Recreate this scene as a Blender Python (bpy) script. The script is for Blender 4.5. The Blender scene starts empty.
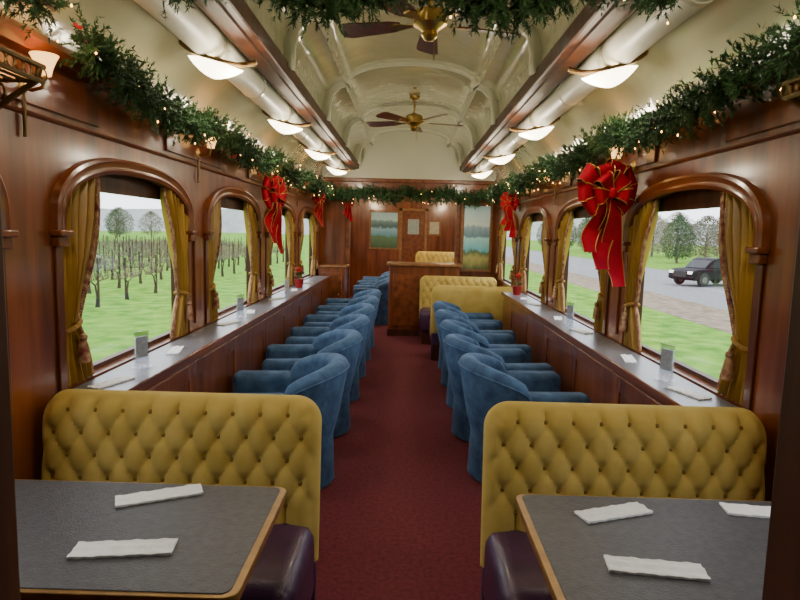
import bpy, bmesh, math, random
from mathutils import Vector, Matrix
random.seed(7)
C = bpy.context.scene.collection
PI = math.pi
R = math.radians
# ------------------------------------------------------------------ helpers
class MB:
    def __init__(s): s.v=[]; s.f=[]
    def add(s,vs,fs,M=None):
        o=len(s.v)
        if M is not None: s.v += [tuple(M@Vector(v)) for v in vs]
        else: s.v += [tuple(v) for v in vs]
        s.f += [tuple(i+o for i in f) for f in fs]
        return s
    def box(s,x0,x1,y0,y1,z0,z1,M=None):
        vs=[(x0,y0,z0),(x1,y0,z0),(x1,y1,z0),(x0,y1,z0),(x0,y0,z1),(x1,y0,z1),(x1,y1,z1),(x0,y1,z1)]
        return s.add(vs,[(0,3,2,1),(4,5,6,7),(0,1,5,4),(1,2,6,5),(2,3,7,6),(3,0,4,7)],M)
    def grid(s,P,cu=False,cv=False,M=None):
        n=len(P); m=len(P[0]); vs=[p for row in P for p in row]; fs=[]
        for i in range(n if cu else n-1):
            for j in range(m if cv else m-1):
                a=i; b=(i+1)%n; c=j; d=(j+1)%m
                fs.append((a*m+c,b*m+c,b*m+d,a*m+d))
        return s.add(vs,fs,M)
    def tube(s,pts,r,n=8,closed=False,M=None):
        pts=[Vector(p) for p in pts]; N=len(pts); P=[]
        up=Vector((0,0,1)); prev=None
        for i,p in enumerate(pts):
            if closed: t=pts[(i+1)%N]-pts[i-1]
            else: t=pts[min(i+1,N-1)]-pts[max(i-1,0)]
            if t.length<1e-9: t=Vector((0,0,1))
            t.normalize()
            if prev is None:
                a=up if abs(t.dot(up))<.9 else Vector((1,0,0))
                nn=t.cross(a).normalized()
            else:
                nn=(prev-t*prev.dot(t))
                nn=nn.normalized() if nn.length>1e-6 else prev
            prev=nn; b=t.cross(nn)
            rr=r[i] if isinstance(r,(list,tuple)) else r
            P.append([tuple(p+(nn*math.cos(2*PI*k/n)+b*math.sin(2*PI*k/n))*rr) for k in range(n)])
        o=len(s.v)
        s.grid(P,closed,True,M)
        if not closed:
            s.f.append(tuple(o+k for k in range(n))[::-1]); s.f.append(tuple(o+(N-1)*n+k for k in range(n)))
        return s
    def lathe(s,prof,n=20,M=None):
        P=[[(r*math.cos(2*PI*k/n),r*math.sin(2*PI*k/n),z) for k in range(n)] for r,z in prof]
        o=len(s.v); s.grid(P,False,True,M)
        if prof[0][0]>1e-5: s.f.append(tuple(o+k for k in range(n))[::-1])
        if prof[-1][0]>1e-5: s.f.append(tuple(o+(len(prof)-1)*n+k for k in range(n)))
        return s
    def prism(s,poly,y0,y1,M=None,axis='y'):
        n=len(poly)
        if axis=='y': vs=[(a,y0,b) for a,b in poly]+[(a,y1,b) for a,b in poly]
        elif axis=='x': vs=[(y0,a,b) for a,b in poly]+[(y1,a,b) for a,b in poly]
        else: vs=[(a,b,y0) for a,b in poly]+[(a,b,y1) for a,b in poly]
        fs=[tuple(range(n))[::-1],tuple(range(n,2*n))]+[(i,(i+1)%n,(i+1)%n+n,i+n) for i in range(n)]
        return s.add(vs,fs,M)
    def build(s,name,mat,parent=None,smooth=True,bevel=0,seg=2,recalc=True,weld=False):
        me=bpy.data.meshes.new(name); me.from_pydata(s.v,[],s.f); me.update()
        if recalc or weld:
            bm=bmesh.new(); bm.from_mesh(me)
            if weld: bmesh.ops.remove_doubles(bm,verts=bm.verts,dist=1e-5)
            bmesh.ops.recalc_face_normals(bm,faces=bm.faces); bm.to_mesh(me); bm.free()
        me.materials.append(mat)
        if smooth:
            me.polygons.foreach_set('use_smooth',[True]*len(me.polygons))
            try: me.set_sharp_from_angle(angle=R(42))
            except Exception: pass
        o=bpy.data.objects.new(name,me); C.objects.link(o)
        if parent: o.parent=parent
        if bevel:
            b=o.modifiers.new('bevel','BEVEL'); b.width=bevel; b.segments=seg; b.limit_method='ANGLE'; b.angle_limit=R(40)
            b.harden_normals=False
        return o
def tag(o,label,cat,group=None,kind=None):
    o['label']=label; o['category']=cat
    if group: o['group']=group
    if kind: o['kind']=kind
    return o
def thing(name,label,cat,loc=(0,0,0),rz=0,group=None,kind=None):
    o=bpy.data.objects.new(name,None); C.objects.link(o); o.location=loc; o.rotation_euler=(0,0,rz); o.empty_display_size=.05
    return tag(o,label,cat,group,kind)
def kids(o): return list(o.children)
def copy_tree(o,parent=None):
    c=o.copy(); C.objects.link(c)
    if parent: c.parent=parent
    for ch in kids(o): copy_tree(ch,c)
    return c
def place(proto,used,loc,rz,label,group=None,scale=None):
    o=proto if not used else copy_tree(proto)
    o.location=loc; o.rotation_euler=(0,0,rz); o['label']=label
    if group: o['group']=group
    if scale: o.scale=scale
    return o
ORD=['nearest','second','third','fourth','fifth','sixth','seventh','eighth','ninth','tenth']
# ------------------------------------------------------------------ materials
def base(name):
    m=bpy.data.materials.new(name); m.use_nodes=True; nt=m.node_tree
    return m,nt,nt.nodes['Principled BSDF']
def mat(name,c,rough=.5,metal=0,var=.15,scale=20,bump=0,emis=0,ec=None,sheen=0,coat=0,stretch=(1,1,1),c2=None,detail=4,bscale=None,bdist=.01,spec=None):
    m,nt,p=base(name)
    tc=nt.nodes.new('ShaderNodeTexCoord'); mp=nt.nodes.new('ShaderNodeMapping'); nz=nt.nodes.new('ShaderNodeTexNoise')
    mp.inputs['Scale'].default_value=stretch; nt.links.new(tc.outputs['Object'],mp.inputs[0]); nt.links.new(mp.outputs[0],nz.inputs['Vector'])
    nz.inputs['Scale'].default_value=scale; nz.inputs['Detail'].default_value=detail
    cr=nt.nodes.new('ShaderNodeValToRGB'); cr.color_ramp.elements[0].position=.32; cr.color_ramp.elements[1].position=.68
    if c2 is None:
        a=[x*(1-var) for x in c]; b=[min(1,x*(1+var)) for x in c]
    else: a=c; b=c2
    cr.color_ramp.elements[0].color=(*a,1); cr.color_ramp.elements[1].color=(*b,1)
    nt.links.new(nz.outputs['Fac'],cr.inputs[0]); nt.links.new(cr.outputs[0],p.inputs['Base Color'])
    p.inputs['Roughness'].default_value=rough; p.inputs['Metallic'].default_value=metal
    if spec is not None: p.inputs['Specular IOR Level'].default_value=spec
    if sheen: p.inputs['Sheen Weight'].default_value=sheen; p.inputs['Sheen Roughness'].default_value=.4; p.inputs['Sheen Tint'].default_value=(min(1,c[0]*3+.1),min(1,c[1]*3+.1),min(1,c[2]*3+.1),1)
    if coat: p.inputs['Coat Weight'].default_value=coat; p.inputs['Coat Roughness'].default_value=.12
    if emis:
        p.inputs['Emission Color'].default_value=(*(ec or c),1); p.inputs['Emission Strength'].default_value=emis
    if bump:
        bn=nt.nodes.new('ShaderNodeBump'); bn.inputs['Strength'].default_value=bump; bn.inputs['Distance'].default_value=bdist
        src=nz
        if bscale:
            src=nt.nodes.new('ShaderNodeTexNoise'); src.inputs['Scale'].default_value=bscale; nt.links.new(tc.outputs['Object'],src.inputs['Vector'])
        nt.links.new(src.outputs['Fac'],bn.inputs['Height']); nt.links.new(bn.outputs[0],p.inputs['Normal'])
    return m
WOOD=mat('mahogany',(.100,.023,.005),.28,c2=(.26,.070,.016),scale=2,stretch=(6,6,.6),coat=.45,detail=7,spec=.35)
WOODH=mat('mahogany_horizontal',(.105,.026,.006),.30,c2=(.25,.072,.018),scale=2,stretch=(6,.6,6),coat=.4,detail=7,spec=.35)
WOODD=mat('dark_mahogany',(.042,.011,.004),.5,c2=(.09,.026,.009),scale=3,stretch=(5,5,.6),coat=.08,detail=8,spec=.25)
WOODE=mat('oak_edge',(.19,.075,.02),.42,c2=(.32,.14,.042),scale=3,stretch=(5,.7,5),coat=.15)
CREAM=mat('cream_gloss_paint',(.45,.44,.285),.13,var=.05,scale=2,bump=.55,bscale=3.5,coat=1,bdist=.035)
CREAM2=mat('cream_vault_paint',(.62,.615,.48),.28,var=.04,scale=2,coat=.4)
DUCT=mat('white_duct_paint',(.74,.73,.63),.45,var=.03,spec=.3)
CARPET=mat('maroon_carpet',(.120,.014,.023),.95,c2=(.215,.028,.042),scale=45,bump=.6,bscale=350,detail=10)
VELVET=mat('blue_velvet',(.020,.060,.145),.8,c2=(.070,.155,.30),scale=11,sheen=.55,detail=7,bump=.6,bscale=14,bdist=.015)
MUSTARD=mat('mustard_velvet',(.47,.325,.070),.9,c2=(.62,.45,.125),scale=6,sheen=.35,spec=.2)
MUSTD=mat('mustard_button',(.24,.14,.02),.6)
PLUM=mat('plum_leather',(.050,.018,.055),.4,c2=(.095,.036,.10),scale=12,bump=.15,bscale=180,coat=.15)
TABLE=mat('charcoal_leather_top',(.045,.045,.052),.42,c2=(.074,.072,.078),scale=40,bump=.25,bscale=200,detail=8)
LEDGE=mat('grey_ledge_top',(.13,.13,.15),.30,c2=(.18,.18,.20),scale=30)
BRASS=mat('brass',(.50,.32,.10),.30,1,.1)
BRASSD=mat('aged_brass',(.20,.125,.05),.4,1,.2)
EDGEG=mat('gilded_edge',(.28,.15,.035),.35,.35,.2)
NAPK=mat('white_napkin',(.88,.88,.88),.9,var=.03,scale=60,bump=.3,bscale=60)
GOLD=mat('gold_satin_curtain',(.26,.140,.012),.38,c2=(.55,.335,.045),scale=4,sheen=.3,stretch=(1,1,.4))
FRINGE=mat('burgundy_fringe',(.16,.010,.02),.8,c2=(.46,.30,.15),scale=32)
ROPE=mat('gold_rope',(.34,.18,.03),.7,var=.3,scale=90)
NEEDLE=mat('fir_needles',(.010,.042,.014),.65,c2=(.055,.14,.04),scale=8)
BULB=mat('warm_bulb',(1,.7,.3),.4,emis=13,ec=(1,.48,.12))
BERRY=mat('red_berry',(.5,.01,.01),.3)
RED=mat('red_velvet_ribbon',(.24,.0,.010),.8,c2=(.38,.002,.016),scale=6,sheen=.15,spec=.15)
RIBG=mat('gold_ribbon_edge',(.6,.36,.08),.4,.6)
LAMP=mat('lit_glass_bowl',(1,.9,.7),.3,emis=10,ec=(1,.86,.58))
AMBER=mat('amber_glass_shade',(.8,.5,.2),.3,emis=3.2,ec=(1,.52,.16))
FANW=mat('fan_blade_wood',(.05,.015,.008),.35,c2=(.10,.03,.015),scale=4,stretch=(1,6,6),coat=.2)
POT=mat('foil_pot',(.35,.02,.02),.3,.4)
LEAF=mat('green_leaf',(.02,.09,.02),.5,var=.4)
BLACK=mat('black_rubber',(.012,.012,.012),.6)
CARP=mat('dark_car_paint',(.005,.006,.009),.6,spec=.15)
CARG=mat('car_glass',(.02,.024,.03),.4,spec=.3)
HEAD=mat('headlight',(.8,.8,.75),.2,emis=1.5,ec=(1,.95,.8))
CHROME=mat('chrome',(.2,.2,.2),.4,1)
GRASS=mat('green_grass',(.060,.180,.014),.95,c2=(.20,.36,.05),scale=1.6,bump=.6,bscale=25,detail=14,spec=.05)
DIRT=mat('gravel_dirt',(.15,.11,.075),.95,c2=(.30,.235,.17),scale=3,bump=.5,bscale=20,detail=8,spec=.1)
ROAD=mat('asphalt_road',(.20,.20,.21),.95,c2=(.25,.25,.25),scale=5,spec=.1)
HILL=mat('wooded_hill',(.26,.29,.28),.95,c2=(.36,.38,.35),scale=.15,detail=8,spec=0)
BARK=mat('dark_bark',(.035,.025,.018),.9,var=.3)
VINEB=mat('vine_wood',(.09,.068,.052),.9,c2=(.20,.155,.12),scale=2)
TWIG=mat('winter_twigs',(.17,.15,.12),.9,c2=(.26,.24,.18),scale=1,spec=0)
EVER=mat('evergreen_crown',(.055,.085,.05),.9,c2=(.10,.15,.08),scale=1,spec=0)
CARD=mat('printed_card',(.55,.58,.60),.7,c2=(.80,.82,.82),scale=70)
def glassy(name,f,rough,tint):
    m,nt,p=base(name); nt.nodes.remove(p)
    tr=nt.nodes.new('ShaderNodeBsdfTransparent'); gl=nt.nodes.new('ShaderNodeBsdfGlossy'); mx=nt.nodes.new('ShaderNodeMixShader')
    tr.inputs[0].default_value=(*tint,1); gl.inputs['Roughness'].default_value=rough
    mx.inputs[0].default_value=f
    nt.links.new(tr.outputs[0],mx.inputs[1]); nt.links.new(gl.outputs[0],mx.inputs[2]); nt.links.new(mx.outputs[0],nt.nodes['Material Output'].inputs[0])
    return m
GLASS=glassy('window_glass',.13,.01,(.97,.98,.97)); CLEAR=glassy('acrylic_clear',.2,.05,(.97,.98,1))
def picture_mat(name,stops):
    m,nt,p=base(name)
    tc=nt.nodes.new('ShaderNodeTexCoord'); sp=nt.nodes.new('ShaderNodeSeparateXYZ'); nt.links.new(tc.outputs['Generated'],sp.inputs[0])
    nz=nt.nodes.new('ShaderNodeTexNoise'); nz.inputs['Scale'].default_value=5; nz.inputs['Detail'].default_value=6; nt.links.new(tc.outputs['Generated'],nz.inputs['Vector'])
    ma=nt.nodes.new('ShaderNodeMath'); ma.operation='MULTIPLY_ADD'; ma.inputs[1].default_value=.22
    nt.links.new(nz.outputs['Fac'],ma.inputs[0]); nt.links.new(sp.outputs['Z'],ma.inputs[2])
    mb_=nt.nodes.new('ShaderNodeMath'); mb_.operation='SUBTRACT'; mb_.inputs[1].default_value=.11; nt.links.new(ma.outputs[0],mb_.inputs[0])
    cr=nt.nodes.new('ShaderNodeValToRGB'); e=cr.color_ramp.elements
    e[0].position=0; e[0].color=(*stops[0][1],1); e[1].position=1; e[1].color=(*stops[-1][1],1)
    for ps,c in stops[1:-1]:
        x=e.new(ps); x.color=(*c,1)
    nt.links.new(mb_.outputs[0],cr.inputs[0]); nt.links.new(cr.outputs[0],p.inputs['Base Color']); p.inputs['Roughness'].default_value=.5
    return m
# ------------------------------------------------------------------ dimensions
WX=1.37; WO=1.46; SILL=.885; SPR=1.57; RISE=.23; WT=2.2
Y0=-1.2; YE=14.2; YP=9.4
wins=[(1.02,1.97)]+[(3.04+1.74*k-.68,3.04+1.74*k+.68) for k in range(4)]+[(9.75,10.95),(11.6,12.8)]
pillars=[2.17+1.74*k for k in range(5)]
def archz(t): return SPR+RISE*(max(0,1-abs(t)**2.4))**(1/2.4)
def wall(side,name):
    mb=MB()
    def q(x,ya,yb,za,zb):
        mb.add([(x,ya,za),(x,yb,za),(x,yb,zb),(x,ya,zb)],[(0,1,2,3)])
    y=Y0
    for (a,b) in wins:
        for x in (side*WX,side*WO): q(x,y,a,0,WT)
        for x in (side*WX,side*WO): q(x,a,b,0,SILL)
        n=24
        pts=[(a+(b-a)*i/n, archz(-1+2*i/n)) for i in range(n+1)]
        for i in range(n):
            (ya,za),(yb,zb)=pts[i],pts[i+1]
            for x in (side*WX,side*WO): mb.add([(x,ya,za),(x,yb,zb),(x,yb,WT),(x,ya,WT)],[(0,1,2,3)])
            mb.add([(side*WX,ya,za),(side*WX,yb,zb),(side*WO,yb,zb),(side*WO,ya,za)],[(0,1,2,3)])
        for yy in (a,b): mb.add([(side*WX,yy,SILL),(side*WO,yy,SILL),(side*WO,yy,SPR),(side*WX,yy,SPR)],[(0,1,2,3)])
        mb.add([(side*WX,a,SILL),(side*WX,b,SILL),(side*WO,b,SILL),(side*WO,a,SILL)],[(0,1,2,3)])
        y=b
    for x in (side*WX,side*WO): q(x,y,YE,0,WT)
    mb.add([(side*WX,Y0,WT),(side*WX,YE,WT),(side*WO,YE,WT),(side*WO,Y0,WT)],[(0,1,2,3)])
    o=mb.build(name,WOOD,None,smooth=False,recalc=False)
    return tag(o,'varnished mahogany side wall with arched windows, '+('left' if side<0 else 'right')+' of the aisle','wall',kind='structure')
wall(-1,'wall_left'); wall(1,'wall_right')
o=MB().box(-1.5,1.5,Y0,YE,-.06,0).build('floor',CARPET,smooth=False); tag(o,'maroon patterned carpet running down the rail car','floor',kind='structure')
prof=[]
for i in range(13):
    t=PI/2*i/12; prof.append((.92+.45*math.cos(t),2.2+.36*math.sin(t)))
prof+=[(.80,2.56),(.80,2.70),(.775,2.80),(.70,2.87),(.62,2.895),(.605,2.87),(.59,2.90)]
for i in range(1,13):
    t=PI/2*i/12; prof.append((.59*math.cos(t),2.90+.18*math.sin(t)))
full=[(x,z) for x,z in prof]+[(-x,z) for x,z in prof[-2::-1]]
mb=MB(); mb.grid([[(x,Y0,z) for x,z in full],[(x,YE,z) for x,z in full]])
mb.grid([[(x*1.1,Y0,z+.12) for x,z in full],[(x*1.1,YE,z+.12) for x,z in full]])
o=mb.build('ceiling',CREAM,recalc=False); tag(o,'glossy cream clerestory ceiling with curved coves','ceiling',kind='structure')
tn=1
for yy in [.43]+pillars+[YP+.02,11.2,13]:
    P=[]
    sub=[(x,z) for x,z in full if abs(x)<=.80001]
    inn=[]
    for x,z in sub:
        v=Vector((x,z)); c=Vector((x*.25,2.55)); d=(c-v).normalized()*.028; inn.append((x+d.x,z+d.y))
    inn=[( (x*.95 if abs(x)>.55 else x), (z if abs(x)<.55 else z-.015)) for x,z in inn]
    loops=[[(x,yy-.022,z) for x,z in sub],[(x,yy-.022,z) for x,z in inn],[(x,yy+.022,z) for x,z in inn],[(x,yy+.022,z) for x,z in sub]]
    o=MB().grid(loops).build('trim_%d'%tn,CREAM2); tag(o,'cream ceiling rib arching over the aisle','ceiling rib',group='cream ribs of the clerestory vault',kind='structure'); tn+=1
for s in (-1,1):
    sd='left' if s<0 else 'right'
    mb=MB()
    pr=[(.775,2.50),(.775,2.585),(.80,2.60),(.80,2.56),(.925,2.56),(.935,2.53),(.925,2.50),(.89,2.495),(.885,2.48),(.82,2.48),(.815,2.495),(.785,2.495)]
    mb.prism([(s*x,z) for x,z in pr],.9,YP)
    o=mb.build('trim_%d'%tn,WOODD,smooth=False); tn+=1; tag(o,'long mahogany rail edging the clerestory on the %s'%sd,'trim',kind='structure')
    mb=MB(); mb.prism([(s*x,z) for x,z in [(1.37,2.14),(1.33,2.15),(1.31,2.19),(1.325,2.215),(1.355,2.235),(1.37,2.235)]],.9,YE)
    o=mb.build('trim_%d'%tn,WOODH); tn+=1; tag(o,'mahogany cornice moulding at the top of the %s wall'%sd,'trim',kind='structure')
    mb=MB()
    for z in (1.94,): mb.prism([(s*x,zz) for x,zz in [(1.37,z-.010),(1.36,z-.007),(1.356,z),(1.36,z+.007),(1.37,z+.010)]],.92,YE)
    o=mb.build('trim_%d'%tn,WOODH); tn+=1; tag(o,'thin mahogany picture rail above the %s windows'%sd,'trim',kind='structure')
    mb=MB()
    for yy in pillars:
        for zz0,zz1 in ((.93,1.48),(1.97,2.12)):
            if zz0<1 and yy<3: continue
            w=.075 if zz0<1.5 else .5
            mb.box(s*1.364-.008,s*1.364+.008,yy-w,yy+w,zz0,zz1)
    o=mb.build('trim_%d'%tn,WOOD,bevel=.004); tn+=1; tag(o,'raised mahogany panels between the %s windows'%sd,'trim',kind='structure')
    th=thing('ceiling_duct','long white cylindrical duct under the %s ceiling cove'%sd,'duct',(s*1.03,0,2.475))
    mb=MB(); mb.tube([(0,.9,0),(0,YP-.02,0)],.082,24); mb.build('pipe',DUCT,th)
    for k in range(10):
        mb=MB(); mb.tube([(0,1.4+.87*k,0),(0,1.43+.87*k,0)],.086,24); mb.build('joint_band',CREAM2,th)
def make_window(s,a,b,n):
    yc=(a+b)/2; hw=(b-a)/2
    sd='left' if s<0 else 'right'
    th=thing('window_%d'%wn,'%s arched window from the camera in the %s wall'%(ORD[n] if n else 'nearest partly hidden',sd),'window',(s*WX,yc,0),0,kind='structure')
    pts=[]; N=30
    for i in range(N+1):
        t=-math.cos(PI*i/N); pts.append((t*hw,archz(t)))
    prof2=[(-.012,0),(-.012,.022),(.004,.03),(.016,.022),(.022,.022),(.045,.034),(.058,.028),(.062,0)]
    P=[]
    path=[(-hw,SPR-.05)]+pts+[(hw,SPR-.05)]
    for i,(y,z) in enumerate(path):
        y0,z0=path[max(0,i-1)]; y1,z1=path[min(len(path)-1,i+1)]
        t=Vector((y1-y0,z1-z0)).normalized(); nrm=Vector((-t.y,t.x))
        P.append([(-s*d,y+nrm.x*o,z+nrm.y*o) for o,d in prof2])
    mb=MB(); mb.grid(P); mb.build('arch_moulding',WOODH,th)
    mb=MB()
    for q in (-1,1):
        yy=q*(hw+.026)
        x0,x1=sorted((0,-s*.048)); mb.box(x0,x1,yy-.045,yy+.045,SPR-.07,SPR-.045)
        x0,x1=sorted((0,-s*.034)); mb.box(x0,x1,yy-.036,yy+.036,SPR-.11,SPR-.07)
    mb.build('corbel',WOODH,th,bevel=.006)
    mb=MB()
    for q in (-1,1):
        x0,x1=sorted((0,-s*.012)); yy=q*(hw+.025); mb.box(x0,x1,yy-.025,yy+.025,SILL,SPR-.11)
    mb.build('pilaster',WOOD,th,bevel=.004)
    X0,X1=sorted((s*.052,s*.085))
    mb=MB()
    mb.box(X0,X1,-hw,-hw+.04,SILL,SPR+.02); mb.box(X0,X1,hw-.04,hw,SILL,SPR+.02); mb.box(X0,X1,-hw,hw,SILL,SILL+.022)
    for i in range(N):
        (ya,za),(yb,zb)=pts[i],pts[i+1]
        lo=1.70
        def lowz(y):
            e=max(0,(abs(y)-(hw-.15))/.12); return lo-(.12*e*e)
        mb.add([(X0,ya,lowz(ya)),(X0,yb,lowz(yb)),(X0,yb,max(zb,lowz(yb))),(X0,ya,max(za,lowz(ya))),
                (X1,ya,lowz(ya)),(X1,yb,lowz(yb)),(X1,yb,max(zb,lowz(yb))),(X1,ya,max(za,lowz(ya)))],
               [(0,1,2,3),(7,6,5,4),(0,4,5,1),(3,2,6,7)])
    mb.build('sash',WOODD,th,smooth=False)
    mb=MB(); x=s*.068; mb.add([(x,-hw+.02,SILL+.015),(x,hw-.02,SILL+.015),(x,hw-.02,1.72),(x,-hw+.02,1.72)],[(0,1,2,3)])
    mb.build('pane',GLASS,th,smooth=False,recalc=False)
    return th
wn=1
for s in (-1,1):
    for n,(a,b) in enumerate(wins):
        make_window(s,a,b,n); wn+=1
# ------------------------------------------------------------------ curtains
def make_curtain(name,e):
    root=thing(name,'x','curtain')
    NZ=40; NY=64; P=[]; edge=[]
    hw=.68; zt=SPR+.16; XC=-.010
    for i in range(NZ+1):
        f=i/NZ; row=[]
        for j in range(NY+1):
            g=j/NY
            zz0=zt-(zt-SILL-.006)*f
            if zz0>1.14: w=.095+.20*((zz0-1.14)/(zt-1.14))**.85
            else: w=.095+.11*((1.14-zz0)/.24)**.7
            y=.006+g*w
            amp=.026*(.35+.65*min(1,w/.20))
            x=XC+amp*math.sin(g*2*PI*5+.6*math.sin(f*4))+ .006*math.sin(g*37+f*9)+.003*math.sin(g*71-f*5)
            t=(hw-y)/hw
            zz=min(zz0,archz(t)-.004-.0005*i)
            if zz0>zt-.001: zz=archz(t)-.004
            row.append((x,-e*y,zz))
        P.append(row); edge.append(row[-1])
    MB().grid(P).build('drape',GOLD,root,recalc=False)
    mb=MB()
    for i in range(len(edge)-1):
        a=Vector(edge[i]); b=Vector(edge[i+1]); L=(b-a).length; n=max(1,int(L/.010))
        for k in range(n):
            p=a.lerp(b,(k+.5)/n); rr=.009
            q=p+Vector((.004,-e*.030,-.012))
            if q.z<SILL+.01: q.z=SILL+.01
            mb.tube([p+Vector((.004,0,0)),p.lerp(q,.5),q],[.006,rr,.007],5)
    mb.build('fringe',FRINGE,root)
    mb=MB(); ring=[]
    for k in range(20):
        a=2*PI*k/20; ring.append((XC+.038*math.cos(a),-e*(.056+.058*math.sin(a)),1.135+.02*math.sin(a)))
    mb.tube(ring,.010,8,True); 
    tb=mb.build('tieback',ROPE,root)
    mb=MB(); mb.tube([(.03,-e*.07,1.13),(.036,-e*.075,1.09)],.005,6)
    mb.lathe([(0.001,1.10),(.014,1.095),(.018,1.08),(.011,1.07),(.016,1.062),(.021,1.04),(.025,.98),(.0,.978)],10,Matrix.Translation((.038,-e*.075,0)))
    mb.build('tassel',FRINGE,tb)
    return root
cA=make_curtain('curtain',-1); cB=make_curtain('curtain',1)
ua=ub=False
for s in (-1,1):
    sd='left' if s<0 else 'right'
    for n,(a,b) in enumerate(wins[:6]):
        for e,y in ((-1,a),(1,b)):
            if n==0 and e==-1: continue
            lab='gold curtain tied at the %s edge of the %s window on the %s'%('near' if e<0 else 'far',['closest','first full','second full','third full','fourth full','rear room'][n],sd)
            if s<0:
                if e<0: place(cA,ua,(-WX,y,0),0,lab,'gold tied back curtains'); ua=True
                else: place(cB,ub,(-WX,y,0),0,lab,'gold tied back curtains'); ub=True
            else:
                if e<0: place(cB,True,(WX,y,0),PI,lab,'gold tied back curtains')
                else: place(cA,True,(WX,y,0),PI,lab,'gold tied back curtains')
# ------------------------------------------------------------------ ledges
for s in (-1,1):
    sd='left' if s<0 else 'right'; x1=1.13; ye=8.78 if s<0 else 7.0
    th=thing('window_ledge','long grey topped ledge over mahogany panelling under the %s windows'%sd,'ledge',(0,0,0))
    def B(mb,xa,xb,*r):
        a,b=sorted((s*xa,s*xb)); mb.box(a,b,*r)
    mb=MB(); B(mb,x1-.005,WX-.014,2.30,ye,.855,.88); mb.build('top',LEDGE,th,bevel=.004)
    mb=MB(); B(mb,x1-.02,x1-.004,2.30,ye,.845,.888); mb.build('edge_strip',WOODH,th,bevel=.005)
    mb=MB(); B(mb,x1+.012,WX-.002,2.30,ye,.0,.854); mb.build('front_panel',WOOD,th)
    for k in range(8):
        y=2.34+.82*k
        if y+.82>ye: break
        mb=MB()
        B(mb,x1+.004,x1+.013,y,y+.06,.10,.82); B(mb,x1+.004,x1+.013,y+.76,y+.82,.10,.82)
        B(mb,x1+.004,x1+.013,y+.06,y+.76,.10,.18); B(mb,x1+.004,x1+.013,y+.06,y+.76,.74,.82)
        mb.build('panel_frame',WOOD,th,bevel=.003)
    mb=MB(); B(mb,x1-.004,x1+.013,2.30,ye,0,.09); mb.build('kickboard',WOODD,th,bevel=.004)
# ------------------------------------------------------------------ walls across
def zprof(x):
    x=abs(x); best=2.2
    for (xa,za),(xb,zb) in zip(prof[:-1],prof[1:]):
        if min(xa,xb)-1e-6<=x<=max(xa,xb)+1e-6:
            z=za if abs(xa-xb)<1e-6 else za+(zb-za)*(x-xa)/(xb-xa); best=max(best,z)
    return best
mb=MB()
mb.box(-1.37,-.606,.80,.90,0,2.3); mb.box(.574,1.37,.80,.90,0,2.3); mb.box(-1.37,1.37,.80,.90,2.3,2.5)
o=mb.build('wall_near',WOODD,smooth=False,bevel=.006); tag(o,'dark wood partition framing the view at both edges','wall',kind='structure')
o=MB().box(-1.5,1.5,Y0-.05,Y0,0,3.1).build('wall_back',WOODD,smooth=False); tag(o,'dark wood wall behind the viewer','wall',kind='structure')
xl,xr=-.90,.74
mb=MB()
mb.box(-1.37,xl,YP,YP+.06,0,2.34); mb.box(xr,1.37,YP,YP+.06,0,2.34); mb.box(xl,xr,YP,YP+.06,2.14,2.34)
wm=thing('wall_middle','mahogany partition with wide opening and cream arched panel above','wall',(0,0,0),0,kind='structure')
mb.build('panelling',WOOD,wm,smooth=False)
mb=MB(); xs=[-1.37+2.74*i/80 for i in range(81)]
mb.grid([[(x,YP+.005,2.34) for x in xs],[(x,YP+.005,max(2.34,zprof(x))) for x in xs]])
mb.build('arched_panel',CREAM2,wm,smooth=False)
mb=MB()
mb.box(xl-.07,xl,YP-.03,YP,0,2.14); mb.box(xr,xr+.07,YP-.03,YP,0,2.14); mb.box(xl-.07,xr+.07,YP-.03,YP,2.14,2.21); mb.box(-1.37,1.37,YP-.04,YP,2.30,2.36)
mb.build('door_casing',WOODH,wm,bevel=.01)
o=MB().box(-1.37,1.37,YE-.05,YE,0,3.2).build('wall_far',WOOD,smooth=False); tag(o,'mahogany end wall of the far room','wall',kind='structure')
th=thing('door_1','narrow mahogany door in the far end wall','door',(.13,YE-.05,0),0,kind='structure')
mb=MB(); mb.box(-.26,.26,-.03,0,0,2.02); mb.build('door_slab',WOODH,th,bevel=.005)
mb=MB(); mb.box(-.33,-.26,-.05,0,0,2.1); mb.box(.26,.33,-.05,0,0,2.1); mb.box(-.33,.33,-.05,0,2.03,2.1); mb.build('frame',WOODE,th,bevel=.008)
mb=MB(); mb.box(-.13,.13,-.045,-.03,1.5,1.85); mb.build('door_pane',mat('door_glass',(.35,.42,.45),.2),th)
mb=MB(); mb.tube([(.2,-.03,1.0),(.2,-.08,1.0),(.12,-.08,1.0)],.012,8); mb.build('door_handle',BRASS,th)
def framed(name,label,loc,w,h,m,rz=0):
    th=thing(name,label,'picture',loc,rz)
    mb=MB(); f=.045
    mb.box(-w/2-f,-w/2,-.03,0,-h/2-f,h/2+f); mb.box(w/2,w/2+f,-.03,0,-h/2-f,h/2+f); mb.box(-w/2,w/2,-.03,0,h/2,h/2+f); mb.box(-w/2,w/2,-.03,0,-h/2-f,-h/2)
    mb.build('frame',WOODE,th,bevel=.008)
    mb=MB(); mb.box(-w/2,w/2,-.012,0,-h/2,h/2); mb.build('print',m,th,smooth=False)
framed('framed_picture','tall framed lake landscape print on the right of the partition',(1.07,YP-.001,1.49),.40,.98,
  picture_mat('landscape_print',[(0,(.10,.16,.04)),(.18,(.55,.48,.14)),(.26,(.12,.20,.08)),(.30,(.20,.70,.80)),(.50,(.55,1,1)),(.54,(.18,.34,.46)),(.66,(.40,.58,.70)),(.70,(.85,1,1)),(1,(.5,.85,1))]))
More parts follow.
